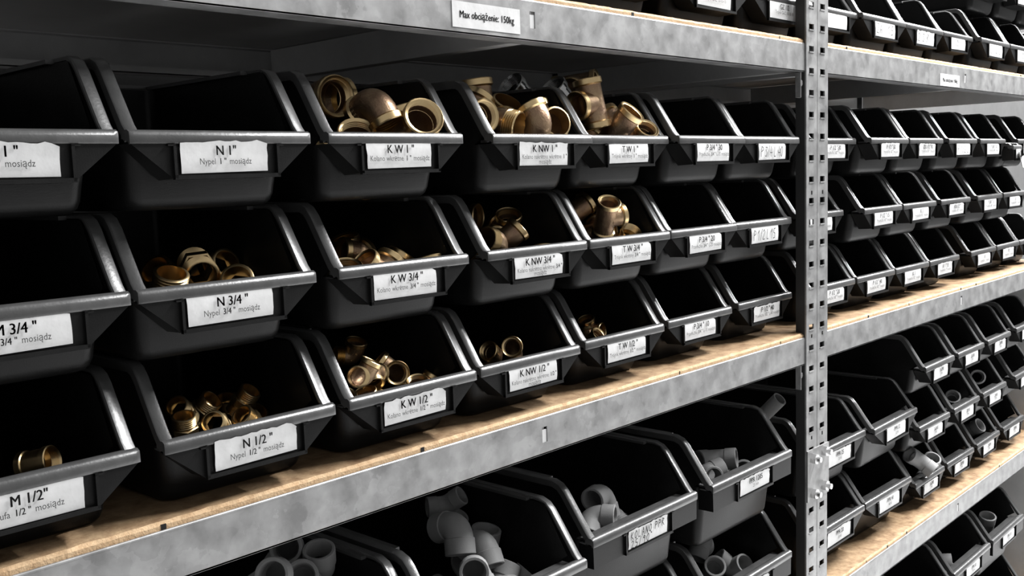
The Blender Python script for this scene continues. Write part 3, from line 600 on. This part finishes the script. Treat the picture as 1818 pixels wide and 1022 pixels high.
FITTINGS = [
 ('elbow',1.128,(-0.1654,0.1274,-0.0901),(1.563,-0.054,-0.084),'brass elbow propped high at the left of the K W 1 bin','brass elbows in the KW 1 bin'),
 ('elbow',0.990,(-0.1747,0.0625,-0.1446),(-0.783,-0.160,2.421),'brass elbow low at the left of the K W 1 bin behind the lip','brass elbows in the KW 1 bin'),
 ('elbow',0.946,(-0.1619,0.0483,-0.0952),(2.951,0.466,1.490),'dark brass elbow with rounded back in the middle of the K W 1 bin','brass elbows in the KW 1 bin'),
 ('elbow',0.984,(-0.1184,0.0540,-0.1301),(-0.026,0.363,1.971),'brass elbow half hidden behind the open-mouthed one in the K W 1 bin','brass elbows in the KW 1 bin'),
 ('elbow',1.058,(-0.1250,0.0392,-0.1245),(-1.021,0.735,-3.131),'right brass elbow of the K W 1 bin, threaded mouth to the front','brass elbows in the KW 1 bin'),
 ('elbow',1.023,(0.0133,0.0891,-0.0971),(-0.085,0.081,1.432),'brass elbow at the top left corner of the K NW 1 bin with mouth upward','brass elbows in the KNW 1 bin'),
 ('elbow',0.986,(-0.0293,0.0640,-0.1104),(1.441,-0.971,-0.047),'brass elbow against the left rim of the K NW 1 bin with smooth mouth','brass elbows in the KNW 1 bin'),
 ('elbow_male',1.024,(0.0490,0.0982,-0.1131),(0.188,-0.647,1.169),'brass elbow in the K NW 1 bin with its male thread pointing up','brass elbows in the KNW 1 bin'),
 ('elbow_male',0.989,(-0.0013,0.0557,-0.1127),(1.804,0.004,0.309),'brass elbow low in the K NW 1 bin with male thread pointing right','brass elbows in the KNW 1 bin'),
 ('elbow',0.916,(0.0347,0.0217,-0.1203),(-0.125,0.484,1.629),'brass elbow in the middle of the K NW 1 bin with collar tilted up left','brass elbows in the KNW 1 bin'),
 ('elbow_male',1.000,(0.0656,0.0482,-0.1202),(-0.928,-1.197,2.257),'right brass elbow of the K NW 1 bin, threaded mouth to the front','brass elbows in the KNW 1 bin'),
 ('chrome_coupling',1.004,(0.1310,0.1371,-0.0756),(0.871,-0.380,-1.348),'dark chrome coupling at the back left of the T W 1 bin','brass elbows in the KNW 1 bin'),
 ('chrome_coupling',0.978,(0.1961,0.1309,-0.0766),(0.637,-0.458,-1.127),'dark chrome coupling at the back right of the T W 1 bin','brass elbows in the KNW 1 bin'),
 ('tee',0.936,(0.1504,0.0476,-0.0909),(0.139,0.126,3.127),'brass tee standing upright at the left of the T W 1 bin','brass tees in the TW 1 bin'),
 ('tee',0.975,(0.2770,0.1723,-0.0559),(-1.460,0.293,-2.695),'brass tee behind the upright one in the T W 1 bin','brass tees in the TW 1 bin'),
 ('tee',0.927,(0.1842,0.0370,-0.1193),(0.115,-0.760,1.584),'right brass tee of the T W 1 bin, mouth to the upper right','brass tees in the TW 1 bin'),
 ('elbow_male',0.865,(0.2181,0.0893,-0.1115),(-1.097,0.647,-3.088),'brass fitting between the two large tees of the T W 1 bin with thread showing','brass tees in the TW 1 bin'),
 ('elbow',0.813,(0.2237,0.0361,-0.1343),(-0.688,-0.483,2.276),'brass elbow deep at the right of the T W 1 bin','brass tees in the TW 1 bin'),
 ('nipple',0.820,(-0.3279,0.0793,-0.2341),(1.792,-0.074,-0.370),'dark brass nipple lying across the middle of the N 3/4 bin','nipples in the N 3/4 bin'),
 ('nipple',0.800,(-0.3663,0.0588,-0.2481),(0.395,0.313,-0.711),'brass nipple with bright threads at the left of the N 3/4 bin','nipples in the N 3/4 bin'),
 ('nipple',0.808,(-0.3049,0.0567,-0.2510),(1.003,0.148,-0.779),'brass nipple showing only its round mouth right of centre in the N 3/4 bin','nipples in the N 3/4 bin'),
 ('nipple',0.792,(-0.2970,0.1053,-0.2384),(1.117,-0.586,0.328),'dim brass nipple at the back of the N 3/4 bin','nipples in the N 3/4 bin'),
 ('nipple',0.855,(-0.3367,0.1124,-0.2448),(0.910,-0.221,-1.024),'dim brass nipple in the left corner of the N 3/4 bin','nipples in the N 3/4 bin'),
 ('elbow',0.800,(-0.1399,0.1210,-0.2435),(-0.012,-0.308,0.185),'dark brass elbow mouth up at the back of the middle row K W bin','brass elbows in the KW 3/4 bin'),
 ('elbow',0.826,(-0.1459,0.0947,-0.2377),(-0.865,1.272,2.096),'dark brass elbow at the left wall of the K W 3/4 bin','brass elbows in the KW 3/4 bin'),
 ('elbow',0.800,(-0.2016,0.0509,-0.2615),(-0.013,-0.440,1.087),'brass elbow low in the left front corner of the K W 3/4 bin','brass elbows in the KW 3/4 bin'),
 ('elbow',0.793,(-0.1716,0.0416,-0.2539),(0.014,-0.800,-0.015),'brass elbow with two bright rings in the K W 3/4 bin left of centre','brass elbows in the KW 3/4 bin'),
 ('elbow',0.799,(-0.1559,0.0732,-0.2590),(0.294,0.622,-1.361),'dark brass elbow at the centre of the K W 3/4 bin','brass elbows in the KW 3/4 bin'),
 ('elbow',0.803,(-0.1348,0.0694,-0.2566),(0.583,0.183,0.923),'brass elbow with slanting bright collar in the K W 3/4 bin','brass elbows in the KW 3/4 bin'),
 ('elbow',0.779,(-0.1196,0.0277,-0.2618),(-0.034,0.238,1.701),'brass elbow nearest the right rim of the middle row K W bin','brass elbows in the KW 3/4 bin'),
 ('elbow',0.812,(0.0410,0.0800,-0.2289),(-0.212,-0.493,1.287),'brass elbow with round mouth up at the centre of the K NW 3/4 bin','brass elbows in the KNW 3/4 bin'),
 ('elbow',0.800,(0.0060,0.0542,-0.2362),(0.858,-0.177,1.199),'brass elbow with bright slanting collar in front in the K NW 3/4 bin','brass elbows in the KNW 3/4 bin'),
 ('elbow_male',0.800,(-0.0095,0.0457,-0.2342),(-1.065,1.122,2.190),'brass elbow with orange inner wall at the left of the K NW 3/4 bin','brass elbows in the KNW 3/4 bin'),
 ('elbow',0.800,(0.0048,0.1177,-0.2097),(1.546,0.884,0.311),'dark brass elbow at the back left of the K NW 3/4 bin','brass elbows in the KNW 3/4 bin'),
 ('elbow',0.789,(0.0495,0.0356,-0.2655),(0.229,0.233,1.436),'pale brass elbow barely above the lip at right of the K NW 3/4 bin','brass elbows in the KNW 3/4 bin'),
 ('tee',0.756,(0.1482,0.0297,-0.2178),(0.586,-0.125,-0.381),'brass tee with threaded mouth upward in the T W 3/4 bin','brass fittings in the TW 3/4 bin'),
 ('tee',0.850,(0.1669,0.0924,-0.2147),(0.974,-0.139,1.309),'brass tee at the back left of the T W 3/4 bin','brass fittings in the TW 3/4 bin'),
 ('tee',0.800,(0.1773,0.0668,-0.2377),(1.405,-0.421,0.570),'pinkish brass tee lying along the lip of the T W 3/4 bin','brass fittings in the TW 3/4 bin'),
 ('coupling',0.732,(0.2077,0.0447,-0.2464),(0.789,0.172,-0.509),'dark brass coupling right of the pile in the T W 3/4 bin','brass fittings in the TW 3/4 bin'),
 ('coupling',0.600,(-0.4754,0.0546,-0.3557),(0.515,-1.334,1.661),'brass coupling lying alone in the M 1/2 bin','couplings in the M 1/2 bin'),
 ('nipple',0.555,(-0.3534,0.0740,-0.3462),(0.928,-0.042,-0.893),'brass nipple at the far left of the N 1/2 pile with hexagon up','nipples in the N 1/2 bin'),
 ('nipple',0.560,(-0.3661,0.0485,-0.3539),(0.315,0.082,-0.810),'brass nipple standing at the left front of the N 1/2 bin with bright threads','nipples in the N 1/2 bin'),
 ('nipple',0.571,(-0.3257,0.0903,-0.3516),(0.288,0.753,-0.723),'brass nipple leaning right in the middle of the N 1/2 bin','nipples in the N 1/2 bin'),
 ('nipple',0.560,(-0.3373,0.0499,-0.3566),(1.099,0.033,-0.826),'brass nipple showing its open mouth at the lip of the N 1/2 bin','nipples in the N 1/2 bin'),
 ('nipple',0.570,(-0.2926,0.1080,-0.3611),(0.422,0.097,-0.729),'brass nipple at the back of the N 1/2 pile','nipples in the N 1/2 bin'),
 ('nipple',0.560,(-0.2957,0.0771,-0.3488),(0.247,0.635,-0.684),'tallest leaning brass nipple of the N 1/2 bin with long bright thread','nipples in the N 1/2 bin'),
 ('nipple',0.584,(-0.2804,0.0899,-0.3705),(0.617,0.430,-0.474),'brass nipple at the right end of the N 1/2 pile','nipples in the N 1/2 bin'),
 ('nipple',0.560,(-0.3092,0.0469,-0.3596),(0.783,-0.264,-1.111),'dark brass nipple low in front of the leaning one in the N 1/2 bin','nipples in the N 1/2 bin'),
 ('elbow_male',0.600,(-0.1580,0.1028,-0.3355),(1.061,-1.203,-1.508),'dark brass elbow with hexagon showing, back left of the K W 1/2 bin','brass elbows in the KW 1/2 bin'),
 ('elbow_male',0.567,(-0.2062,0.0277,-0.3383),(1.021,-1.039,-0.539),'brass elbow with small threaded mouth at the left of the K W 1/2 bin','brass elbows in the KW 1/2 bin'),
 ('elbow',0.600,(-0.1788,0.0541,-0.3384),(2.476,0.475,0.181),'brass elbow with collar pointing down to the lip of the K W 1/2 bin','brass elbows in the KW 1/2 bin'),
 ('elbow',0.660,(-0.1385,0.0670,-0.3499),(-1.332,-0.732,2.471),'brass elbow with the largest open mouth in the K W 1/2 bin','brass elbows in the KW 1/2 bin'),
 ('elbow',0.589,(-0.1316,0.0411,-0.3691),(-0.411,-0.154,2.057),'brass elbow low right of the open mouth in the K W 1/2 bin','brass elbows in the KW 1/2 bin'),
 ('elbow',0.593,(-0.1190,0.0465,-0.3680),(0.613,-0.170,1.330),'small brass elbow nearest the right rim of the bottom row K W bin','brass elbows in the KW 1/2 bin'),
 ('elbow',0.600,(-0.2166,0.0482,-0.3673),(-0.143,-0.449,1.893),'brass elbow in the front left corner of the K W 1/2 bin','brass elbows in the KW 1/2 bin'),
 ('elbow',0.600,(-0.1893,0.0414,-0.3705),(-0.022,-0.355,0.292),'brass elbow, a thin bright arc at the lip of the K W 1/2 bin','brass elbows in the KW 1/2 bin'),
 ('elbow',0.640,(0.0233,0.0619,-0.3504),(0.237,1.267,-2.191),'single brass elbow with round mouth in the middle of the K NW 1/2 bin','brass elbows in the KNW 1/2 bin'),
 ('elbow',0.600,(-0.0007,0.0629,-0.3534),(-0.913,0.840,2.269),'dark brass elbow at the left wall of the K NW 1/2 bin','brass elbows in the KNW 1/2 bin'),
 ('tee',0.590,(0.1880,0.0885,-0.3563),(0.456,-0.042,-1.377),'small brass tee at the left of the T W 1/2 bin','brass fittings in the TW 1/2 bin'),
 ('elbow',0.550,(0.1633,0.0675,-0.3638),(0.276,-0.828,1.251),'small brass elbow beside the tee in the T W 1/2 bin','brass fittings in the TW 1/2 bin'),
 ('ppr_bend',0.950,(0.4538,0.0788,-0.5752),(1.491,-0.247,-1.942),'grey plastic bend lying level across the pile in the upper post-side bin','plastic fittings in the upper big bin nearest the post'),
 ('ppr_elbow',0.950,(0.4036,0.0666,-0.5824),(1.417,-0.224,-0.531),'grey plastic elbow with round mouth against the left rim in the upper post-side bin','plastic fittings in the upper big bin nearest the post'),
 ('ppr_elbow',0.950,(0.5001,0.0646,-0.6015),(-1.199,0.140,2.275),'grey plastic elbow with mouth half behind the lip in the upper post-side bin','plastic fittings in the upper big bin nearest the post'),
 ('ppr_elbow',0.952,(0.1825,0.0701,-0.5516),(1.602,1.339,-1.324),'topmost grey plastic elbow, mouth to the left, in the KOLANO bin','plastic fittings in the KOLANO PPR bin'),
 ('ppr_elbow',0.950,(0.2112,0.0802,-0.5854),(-3.025,0.750,1.696),'round-backed grey plastic elbow amid the pile in the KOLANO bin','plastic fittings in the KOLANO PPR bin'),
 ('ppr_elbow',0.953,(0.1440,0.0589,-0.5676),(2.111,-0.009,-1.085),'grey plastic elbow low at the left rim in the KOLANO bin','plastic fittings in the KOLANO PPR bin'),
 ('ppr_elbow',0.950,(0.2390,0.0662,-0.6233),(-0.149,-0.522,1.500),'grey plastic elbow showing a thin arc at the lip in the KOLANO bin','plastic fittings in the KOLANO PPR bin'),
 ('ppr_elbow',1.050,(-0.0005,0.0972,-0.5800),(-0.229,-0.059,-3.058),'large grey plastic elbow standing with mouth up in the heaped big bin','plastic fittings in the big bin left of the KOLANO PPR bin'),
 ('ppr_elbow',0.946,(-0.0366,0.0578,-0.5417),(-2.908,0.561,1.677),'grey plastic elbow tucked under the standing one in the heaped big bin','plastic fittings in the big bin left of the KOLANO PPR bin'),
 ('ppr_elbow',0.940,(-0.0748,0.0338,-0.5539),(1.068,1.107,-1.219),'grey plastic elbow, mouth to the front at the picture edge, in the heaped big bin','plastic fittings in the big bin left of the KOLANO PPR bin'),
 ('ppr_elbow',0.950,(-0.0287,0.0453,-0.5960),(-0.659,-0.338,-1.839),'grey plastic elbow right of the round mouth in the heaped big bin','plastic fittings in the big bin left of the KOLANO PPR bin'),
 ('ppr_elbow',0.946,(-0.0047,0.0507,-0.6092),(0.798,-0.179,1.341),'rightmost grey plastic elbow of the pile in the heaped big bin','plastic fittings in the big bin left of the KOLANO PPR bin'),
 ('ppr_elbow',0.850,(-0.0012,0.1438,-0.5645),(0.085,-0.551,1.262),'small-mouthed grey plastic elbow behind the standing one in the heaped big bin','plastic fittings in the big bin left of the KOLANO PPR bin'),
 ('ppr_bend',0.719,(-0.0030,0.1473,-0.5321),(1.546,-0.931,-2.075),'dim thick grey plastic bend at the back in the heaped big bin','plastic fittings in the big bin left of the KOLANO PPR bin'),
 ('ppr_elbow',1.000,(-0.0638,0.0655,-0.5191),(-2.862,0.343,1.629),'grey plastic elbow against the left rim in the heaped big bin','plastic fittings in the big bin left of the KOLANO PPR bin'),
 ('ppr_elbow',0.950,(-0.2289,0.1200,-0.5071),(-0.991,0.862,2.844),'dim grey plastic elbow with mouth just under the beam','plastic fittings at the bottom edge left'),
 ('ppr_elbow',0.949,(-0.2197,0.0877,-0.5269),(-0.093,-0.352,1.160),'dim grey plastic elbow with mouth up, like a cup','plastic fittings at the bottom edge left'),
 ('ppr_elbow',0.918,(-0.2848,0.0533,-0.4975),(-1.143,0.529,2.495),'dim grey plastic elbow at the picture edge left of the cup','plastic fittings at the bottom edge left'),
 ('ppr_elbow',0.950,(-0.2437,0.0797,-0.5238),(0.823,0.745,-1.251),'dim grey plastic elbow at the picture edge below the cup','plastic fittings at the bottom edge left'),
 ('ppr_elbow',0.950,(0.4293,0.0877,-0.6869),(-2.930,0.703,0.457),'grey plastic elbow with rounded back at the left in the lower post-side bin','plastic fittings in the lower big bin by the post'),
 ('ppr_elbow',0.950,(0.4109,0.0608,-0.7229),(-0.454,0.775,-2.977),'grey plastic elbow with narrow bright arc at the centre in the lower post-side bin','plastic fittings in the lower big bin by the post'),
 ('ppr_elbow',0.950,(0.4967,0.0787,-0.7507),(-0.695,-0.733,2.258),'grey plastic elbow at the right of the pile in the lower post-side bin','plastic fittings in the lower big bin by the post'),
 ('ppr_sleeve',0.976,(1.4435,0.0489,-0.6240),(-0.120,-1.352,0.515),'grey plastic coupling with round mouth under the highest small bins','plastic fittings in the right rack'),
 ('ppr_sleeve',0.924,(1.3011,0.0512,-0.6514),(0.009,-0.896,0.482),'grey plastic coupling in the middle row bin left of the round-mouthed one','plastic fittings in the right rack'),
 ('ppr_sleeve',1.000,(1.4823,0.0754,-0.7518),(0.162,-0.966,1.230),'grey plastic coupling tilted to the right in a bottom row small bin','plastic fittings in the right rack'),
 ('ppr_bend',0.958,(1.0906,0.0330,-0.7188),(0.992,0.306,-2.214),'thick grey plastic bend in the first bottom row small bin','plastic fittings in the right rack'),
 ('ppr_elbow',1.003,(1.1647,0.0445,-0.7535),(2.490,-0.975,-2.320),'grey plastic elbow in front of the thick bend','plastic fittings in the right rack'),
 ('ppr_sleeve',1.128,(1.5519,0.0588,-0.9866),(0.028,-0.365,0.598),'upright grey plastic coupling in the lowest shelf bin at far right','plastic fittings in the right rack'),
 ('ppr_elbow',1.200,(1.2875,0.0785,-0.9893),(0.783,-0.089,-1.153),'dim grey plastic elbow in the lowest shelf at the bottom edge','plastic fittings in the right rack'),
 ('ppr_elbow',1.188,(1.3334,0.0797,-1.0335),(-0.834,-0.195,2.731),'dim grey plastic elbow right of another in the lowest shelf at bottom edge','plastic fittings in the right rack'),
 ('elbow',1.000,(-0.1675,0.1262,-0.1627),(-1.264,-0.341,1.865),'brass elbow buried under the pile in the K W 1 bin','buried brass elbows in the KW 1 bin'),
 ('elbow',1.000,(-0.1249,0.1204,-0.1643),(1.322,-0.493,-2.526),'brass elbow buried under the pile in the K W 1 bin','buried brass elbows in the KW 1 bin'),
 ('elbow',1.000,(-0.2156,0.0790,-0.1641),(-0.332,-0.509,1.767),'brass elbow buried under the pile in the K W 1 bin','buried brass elbows in the KW 1 bin'),
 ('elbow',1.000,(-0.1519,0.0744,-0.1609),(1.259,0.232,-2.376),'brass elbow buried under the pile in the K W 1 bin','buried brass elbows in the KW 1 bin'),
 ('elbow',1.000,(0.0278,0.1101,-0.1597),(-1.584,-0.186,-1.709),'brass elbow buried under the pile in the K NW 1 bin','buried brass elbows in the KNW 1 bin'),
 ('elbow',1.000,(-0.0059,0.0730,-0.1641),(-1.389,-0.212,-2.740),'brass elbow buried under the pile in the K NW 1 bin','buried brass elbows in the KNW 1 bin'),
 ('elbow',1.000,(-0.0122,0.1226,-0.1586),(1.207,0.208,2.581),'brass elbow buried under the pile in the K NW 1 bin','buried brass elbows in the KNW 1 bin'),
 ('elbow',1.000,(0.0580,0.0741,-0.1663),(-0.653,-0.362,-1.616),'brass elbow buried under the pile in the K NW 1 bin','buried brass elbows in the KNW 1 bin'),
 ('tee',0.950,(0.1776,0.0947,-0.1625),(-1.509,0.034,1.936),'brass tee buried under the pile in the T W 1 bin','buried brass tees in the TW 1 bin'),
 ('tee',0.950,(0.1301,0.1268,-0.1635),(1.445,-1.175,2.896),'brass tee buried under the pile in the T W 1 bin','buried brass tees in the TW 1 bin'),
 ('elbow',0.800,(-0.1775,0.1296,-0.2752),(1.264,-0.830,-2.632),'brass elbow buried under the pile in the K W 3/4 bin','buried brass elbows in the KW 3/4 bin'),
 ('elbow',0.800,(-0.2047,0.0979,-0.2692),(-1.852,-0.612,-2.232),'brass elbow buried under the pile in the K W 3/4 bin','buried brass elbows in the KW 3/4 bin'),
 ('elbow',0.800,(0.0226,0.0958,-0.2696),(0.905,0.326,2.819),'brass elbow buried under the pile in the K NW 3/4 bin','buried brass elbows in the KNW 3/4 bin'),
 ('elbow',0.800,(-0.0334,0.1196,-0.2753),(-0.510,-0.629,-1.831),'brass elbow buried under the pile in the K NW 3/4 bin','buried brass elbows in the KNW 3/4 bin'),
 ('elbow',0.800,(0.0150,0.1288,-0.2755),(1.232,0.055,2.587),'brass elbow buried under the pile in the K NW 3/4 bin','buried brass elbows in the KNW 3/4 bin'),
 ('tee',0.800,(0.1712,0.0965,-0.2696),(1.581,-0.542,1.584),'brass tee buried under the pile in the T W 3/4 bin','buried brass fittings in the TW 3/4 bin'),
 ('ppr_elbow',0.950,(-0.1299,0.0836,-0.6163),(1.215,-1.428,2.785),'grey plastic elbow buried under the pile in the big heaped bin','buried plastic fittings in the big bin left of the KOLANO PPR bin'),
 ('ppr_elbow',0.950,(-0.0516,0.0913,-0.6074),(1.446,1.060,2.996),'grey plastic elbow buried under the pile in the big heaped bin','buried plastic fittings in the big bin left of the KOLANO PPR bin'),
 ('ppr_elbow',0.950,(-0.0973,0.0330,-0.5964),(0.911,0.957,2.775),'grey plastic elbow buried under the pile in the big heaped bin','buried plastic fittings in the big bin left of the KOLANO PPR bin'),
 ('ppr_elbow',0.950,(-0.0148,0.0431,-0.6390),(-1.152,-0.427,-2.585),'grey plastic elbow buried under the pile in the big heaped bin','buried plastic fittings in the big bin left of the KOLANO PPR bin'),
 ('ppr_elbow',0.950,(-0.0360,0.0653,-0.6372),(0.055,-0.131,-2.534),'grey plastic elbow buried under the pile in the big heaped bin','buried plastic fittings in the big bin left of the KOLANO PPR bin'),
 ('ppr_elbow',0.950,(-0.0127,0.0997,-0.6397),(0.529,-0.063,2.331),'grey plastic elbow buried under the pile in the big heaped bin','buried plastic fittings in the big bin left of the KOLANO PPR bin'),
 ('ppr_elbow',0.950,(0.1769,0.0723,-0.6269),(0.799,0.082,-2.266),'grey plastic elbow buried under the pile in the KOLANO PPR bin','buried plastic fittings in the KOLANO PPR bin'),
 ('ppr_elbow',0.950,(0.1368,0.1054,-0.6134),(1.470,0.599,-2.883),'grey plastic elbow buried under the pile in the KOLANO PPR bin','buried plastic fittings in the KOLANO PPR bin'),
 ('ppr_elbow',0.950,(0.2489,0.1239,-0.6295),(0.071,-0.207,1.681),'grey plastic elbow buried under the pile in the KOLANO PPR bin','buried plastic fittings in the KOLANO PPR bin'),
 ('ppr_elbow',0.950,(0.1353,0.0536,-0.6075),(1.143,1.035,-3.127),'grey plastic elbow buried under the pile in the KOLANO PPR bin','buried plastic fittings in the KOLANO PPR bin'),
 ('ppr_elbow',0.950,(0.2022,0.1213,-0.6229),(1.339,0.427,2.484),'grey plastic elbow buried under the pile in the KOLANO PPR bin','buried plastic fittings in the KOLANO PPR bin'),
 ('ppr_elbow',0.950,(0.4516,0.0891,-0.6142),(1.617,0.983,-1.727),'grey plastic elbow buried under the pile in the upper big post-side bin','buried plastic fittings in the upper big bin nearest the post'),
 ('ppr_elbow',0.950,(0.3770,0.1188,-0.5967),(1.179,-0.176,-2.731),'grey plastic elbow buried under the pile in the upper big post-side bin','buried plastic fittings in the upper big bin nearest the post'),
 ('ppr_elbow',0.950,(0.4946,0.1021,-0.6290),(1.496,0.270,-1.962),'grey plastic elbow buried under the pile in the upper big post-side bin','buried plastic fittings in the upper big bin nearest the post'),
 ('ppr_elbow',0.950,(0.4099,0.1209,-0.6144),(2.042,-1.373,2.150),'grey plastic elbow buried under the pile in the upper big post-side bin','buried plastic fittings in the upper big bin nearest the post'),
 ('ppr_elbow',0.950,(0.3883,0.0554,-0.6153),(1.572,0.755,-2.747),'grey plastic elbow buried under the pile in the upper big post-side bin','buried plastic fittings in the upper big bin nearest the post'),
 ('ppr_elbow',0.950,(0.4499,0.0553,-0.7644),(1.323,-0.218,-3.032),'grey plastic elbow buried under the pile in the lower big post-side bin','buried plastic fittings in the lower big bin by the post'),
 ('ppr_elbow',0.950,(0.4377,0.1032,-0.7899),(0.350,-0.681,3.045),'grey plastic elbow buried under the pile in the lower big post-side bin','buried plastic fittings in the lower big bin by the post'),
 ('ppr_elbow',0.950,(0.3772,0.1127,-0.7638),(-1.428,0.080,2.910),'grey plastic elbow buried under the pile in the lower big post-side bin','buried plastic fittings in the lower big bin by the post'),
 ('ppr_elbow',0.950,(0.4061,0.1249,-0.7360),(1.706,0.363,-1.712),'grey plastic elbow buried under the pile in the lower big post-side bin','buried plastic fittings in the lower big bin by the post'),
 ('ppr_elbow',0.950,(-0.2931,0.0540,-0.6120),(0.213,0.460,-1.844),'grey plastic elbow buried under the pile in the farthest left big bin','buried plastic fittings at the bottom edge left'),
 ('ppr_elbow',0.950,(-0.2382,0.1003,-0.6124),(0.027,-0.220,-1.960),'grey plastic elbow buried under the pile in the farthest left big bin','buried plastic fittings at the bottom edge left'),
 ('ppr_elbow',0.950,(-0.2901,0.1035,-0.6408),(0.709,-0.444,-1.634),'grey plastic elbow buried under the pile in the farthest left big bin','buried plastic fittings at the bottom edge left'),
 ('ppr_elbow',0.950,(-0.3414,0.1085,-0.6005),(-1.309,-0.660,-2.455),'grey plastic elbow buried under the pile in the farthest left big bin','buried plastic fittings at the bottom edge left'),
 ('ppr_elbow',0.950,(-0.3358,0.0589,-0.6150),(-0.167,0.502,2.143),'grey plastic elbow buried under the pile in the farthest left big bin','buried plastic fittings at the bottom edge left'),
 ('ppr_elbow',0.950,(-0.2456,0.0513,-0.6222),(-1.019,0.040,-2.202),'grey plastic elbow buried under the pile in the farthest left big bin','buried plastic fittings at the bottom edge left'),
 ('pipe',1.0,(.6060,.0600,-.5140),(.76,.0,0.),'grey plastic pipe end standing left of the post behind the big bin','plastic pipes')]

for k_, x_, y_, z_, t_, l_, g_, r_ in BINS: storage_bin(k_, x_, y_, z_, t_, l_, g_, r_)
for k_, s_, lo_, eu_, l_, g_ in FITTINGS: fitting(k_, s_, lo_, eu_, l_, g_)
# torn grey cardboard piece under the smallest bin
bm = bmesh.new(); n = 14
top = []; bot = []
for i in range(n+1):
    u_ = i/n; x = 1.462+.090*u_; y = -.020+.010*math.sin(u_*3)
    bot.append((x, y-.006, -.1835+.004*math.sin(u_*9))); top.append((x, y, -.1600+.006*math.sin(u_*7+1)))
V0 = [bm.verts.new(q) for q in bot]; V1 = [bm.verts.new(q) for q in top]
V2 = [bm.verts.new((a, b+.0016, c_)) for a, b, c_ in bot]; V3 = [bm.verts.new((a, b+.0016, c_)) for a, b, c_ in top]
for i in range(n):
    for A_, B_ in ((V0, V1), (V1, V3), (V3, V2), (V2, V0)): bm.faces.new([A_[i], A_[i+1], B_[i+1], B_[i]])
bm.faces.new([V0[0], V1[0], V3[0], V2[0]]); bm.faces.new([V0[n], V1[n], V3[n], V2[n]])
tag(link('cardboard_scrap', bm, M_PANEL, smooth=60), 'torn grey cardboard scrap sticking out under the smallest bin', 'cardboard')
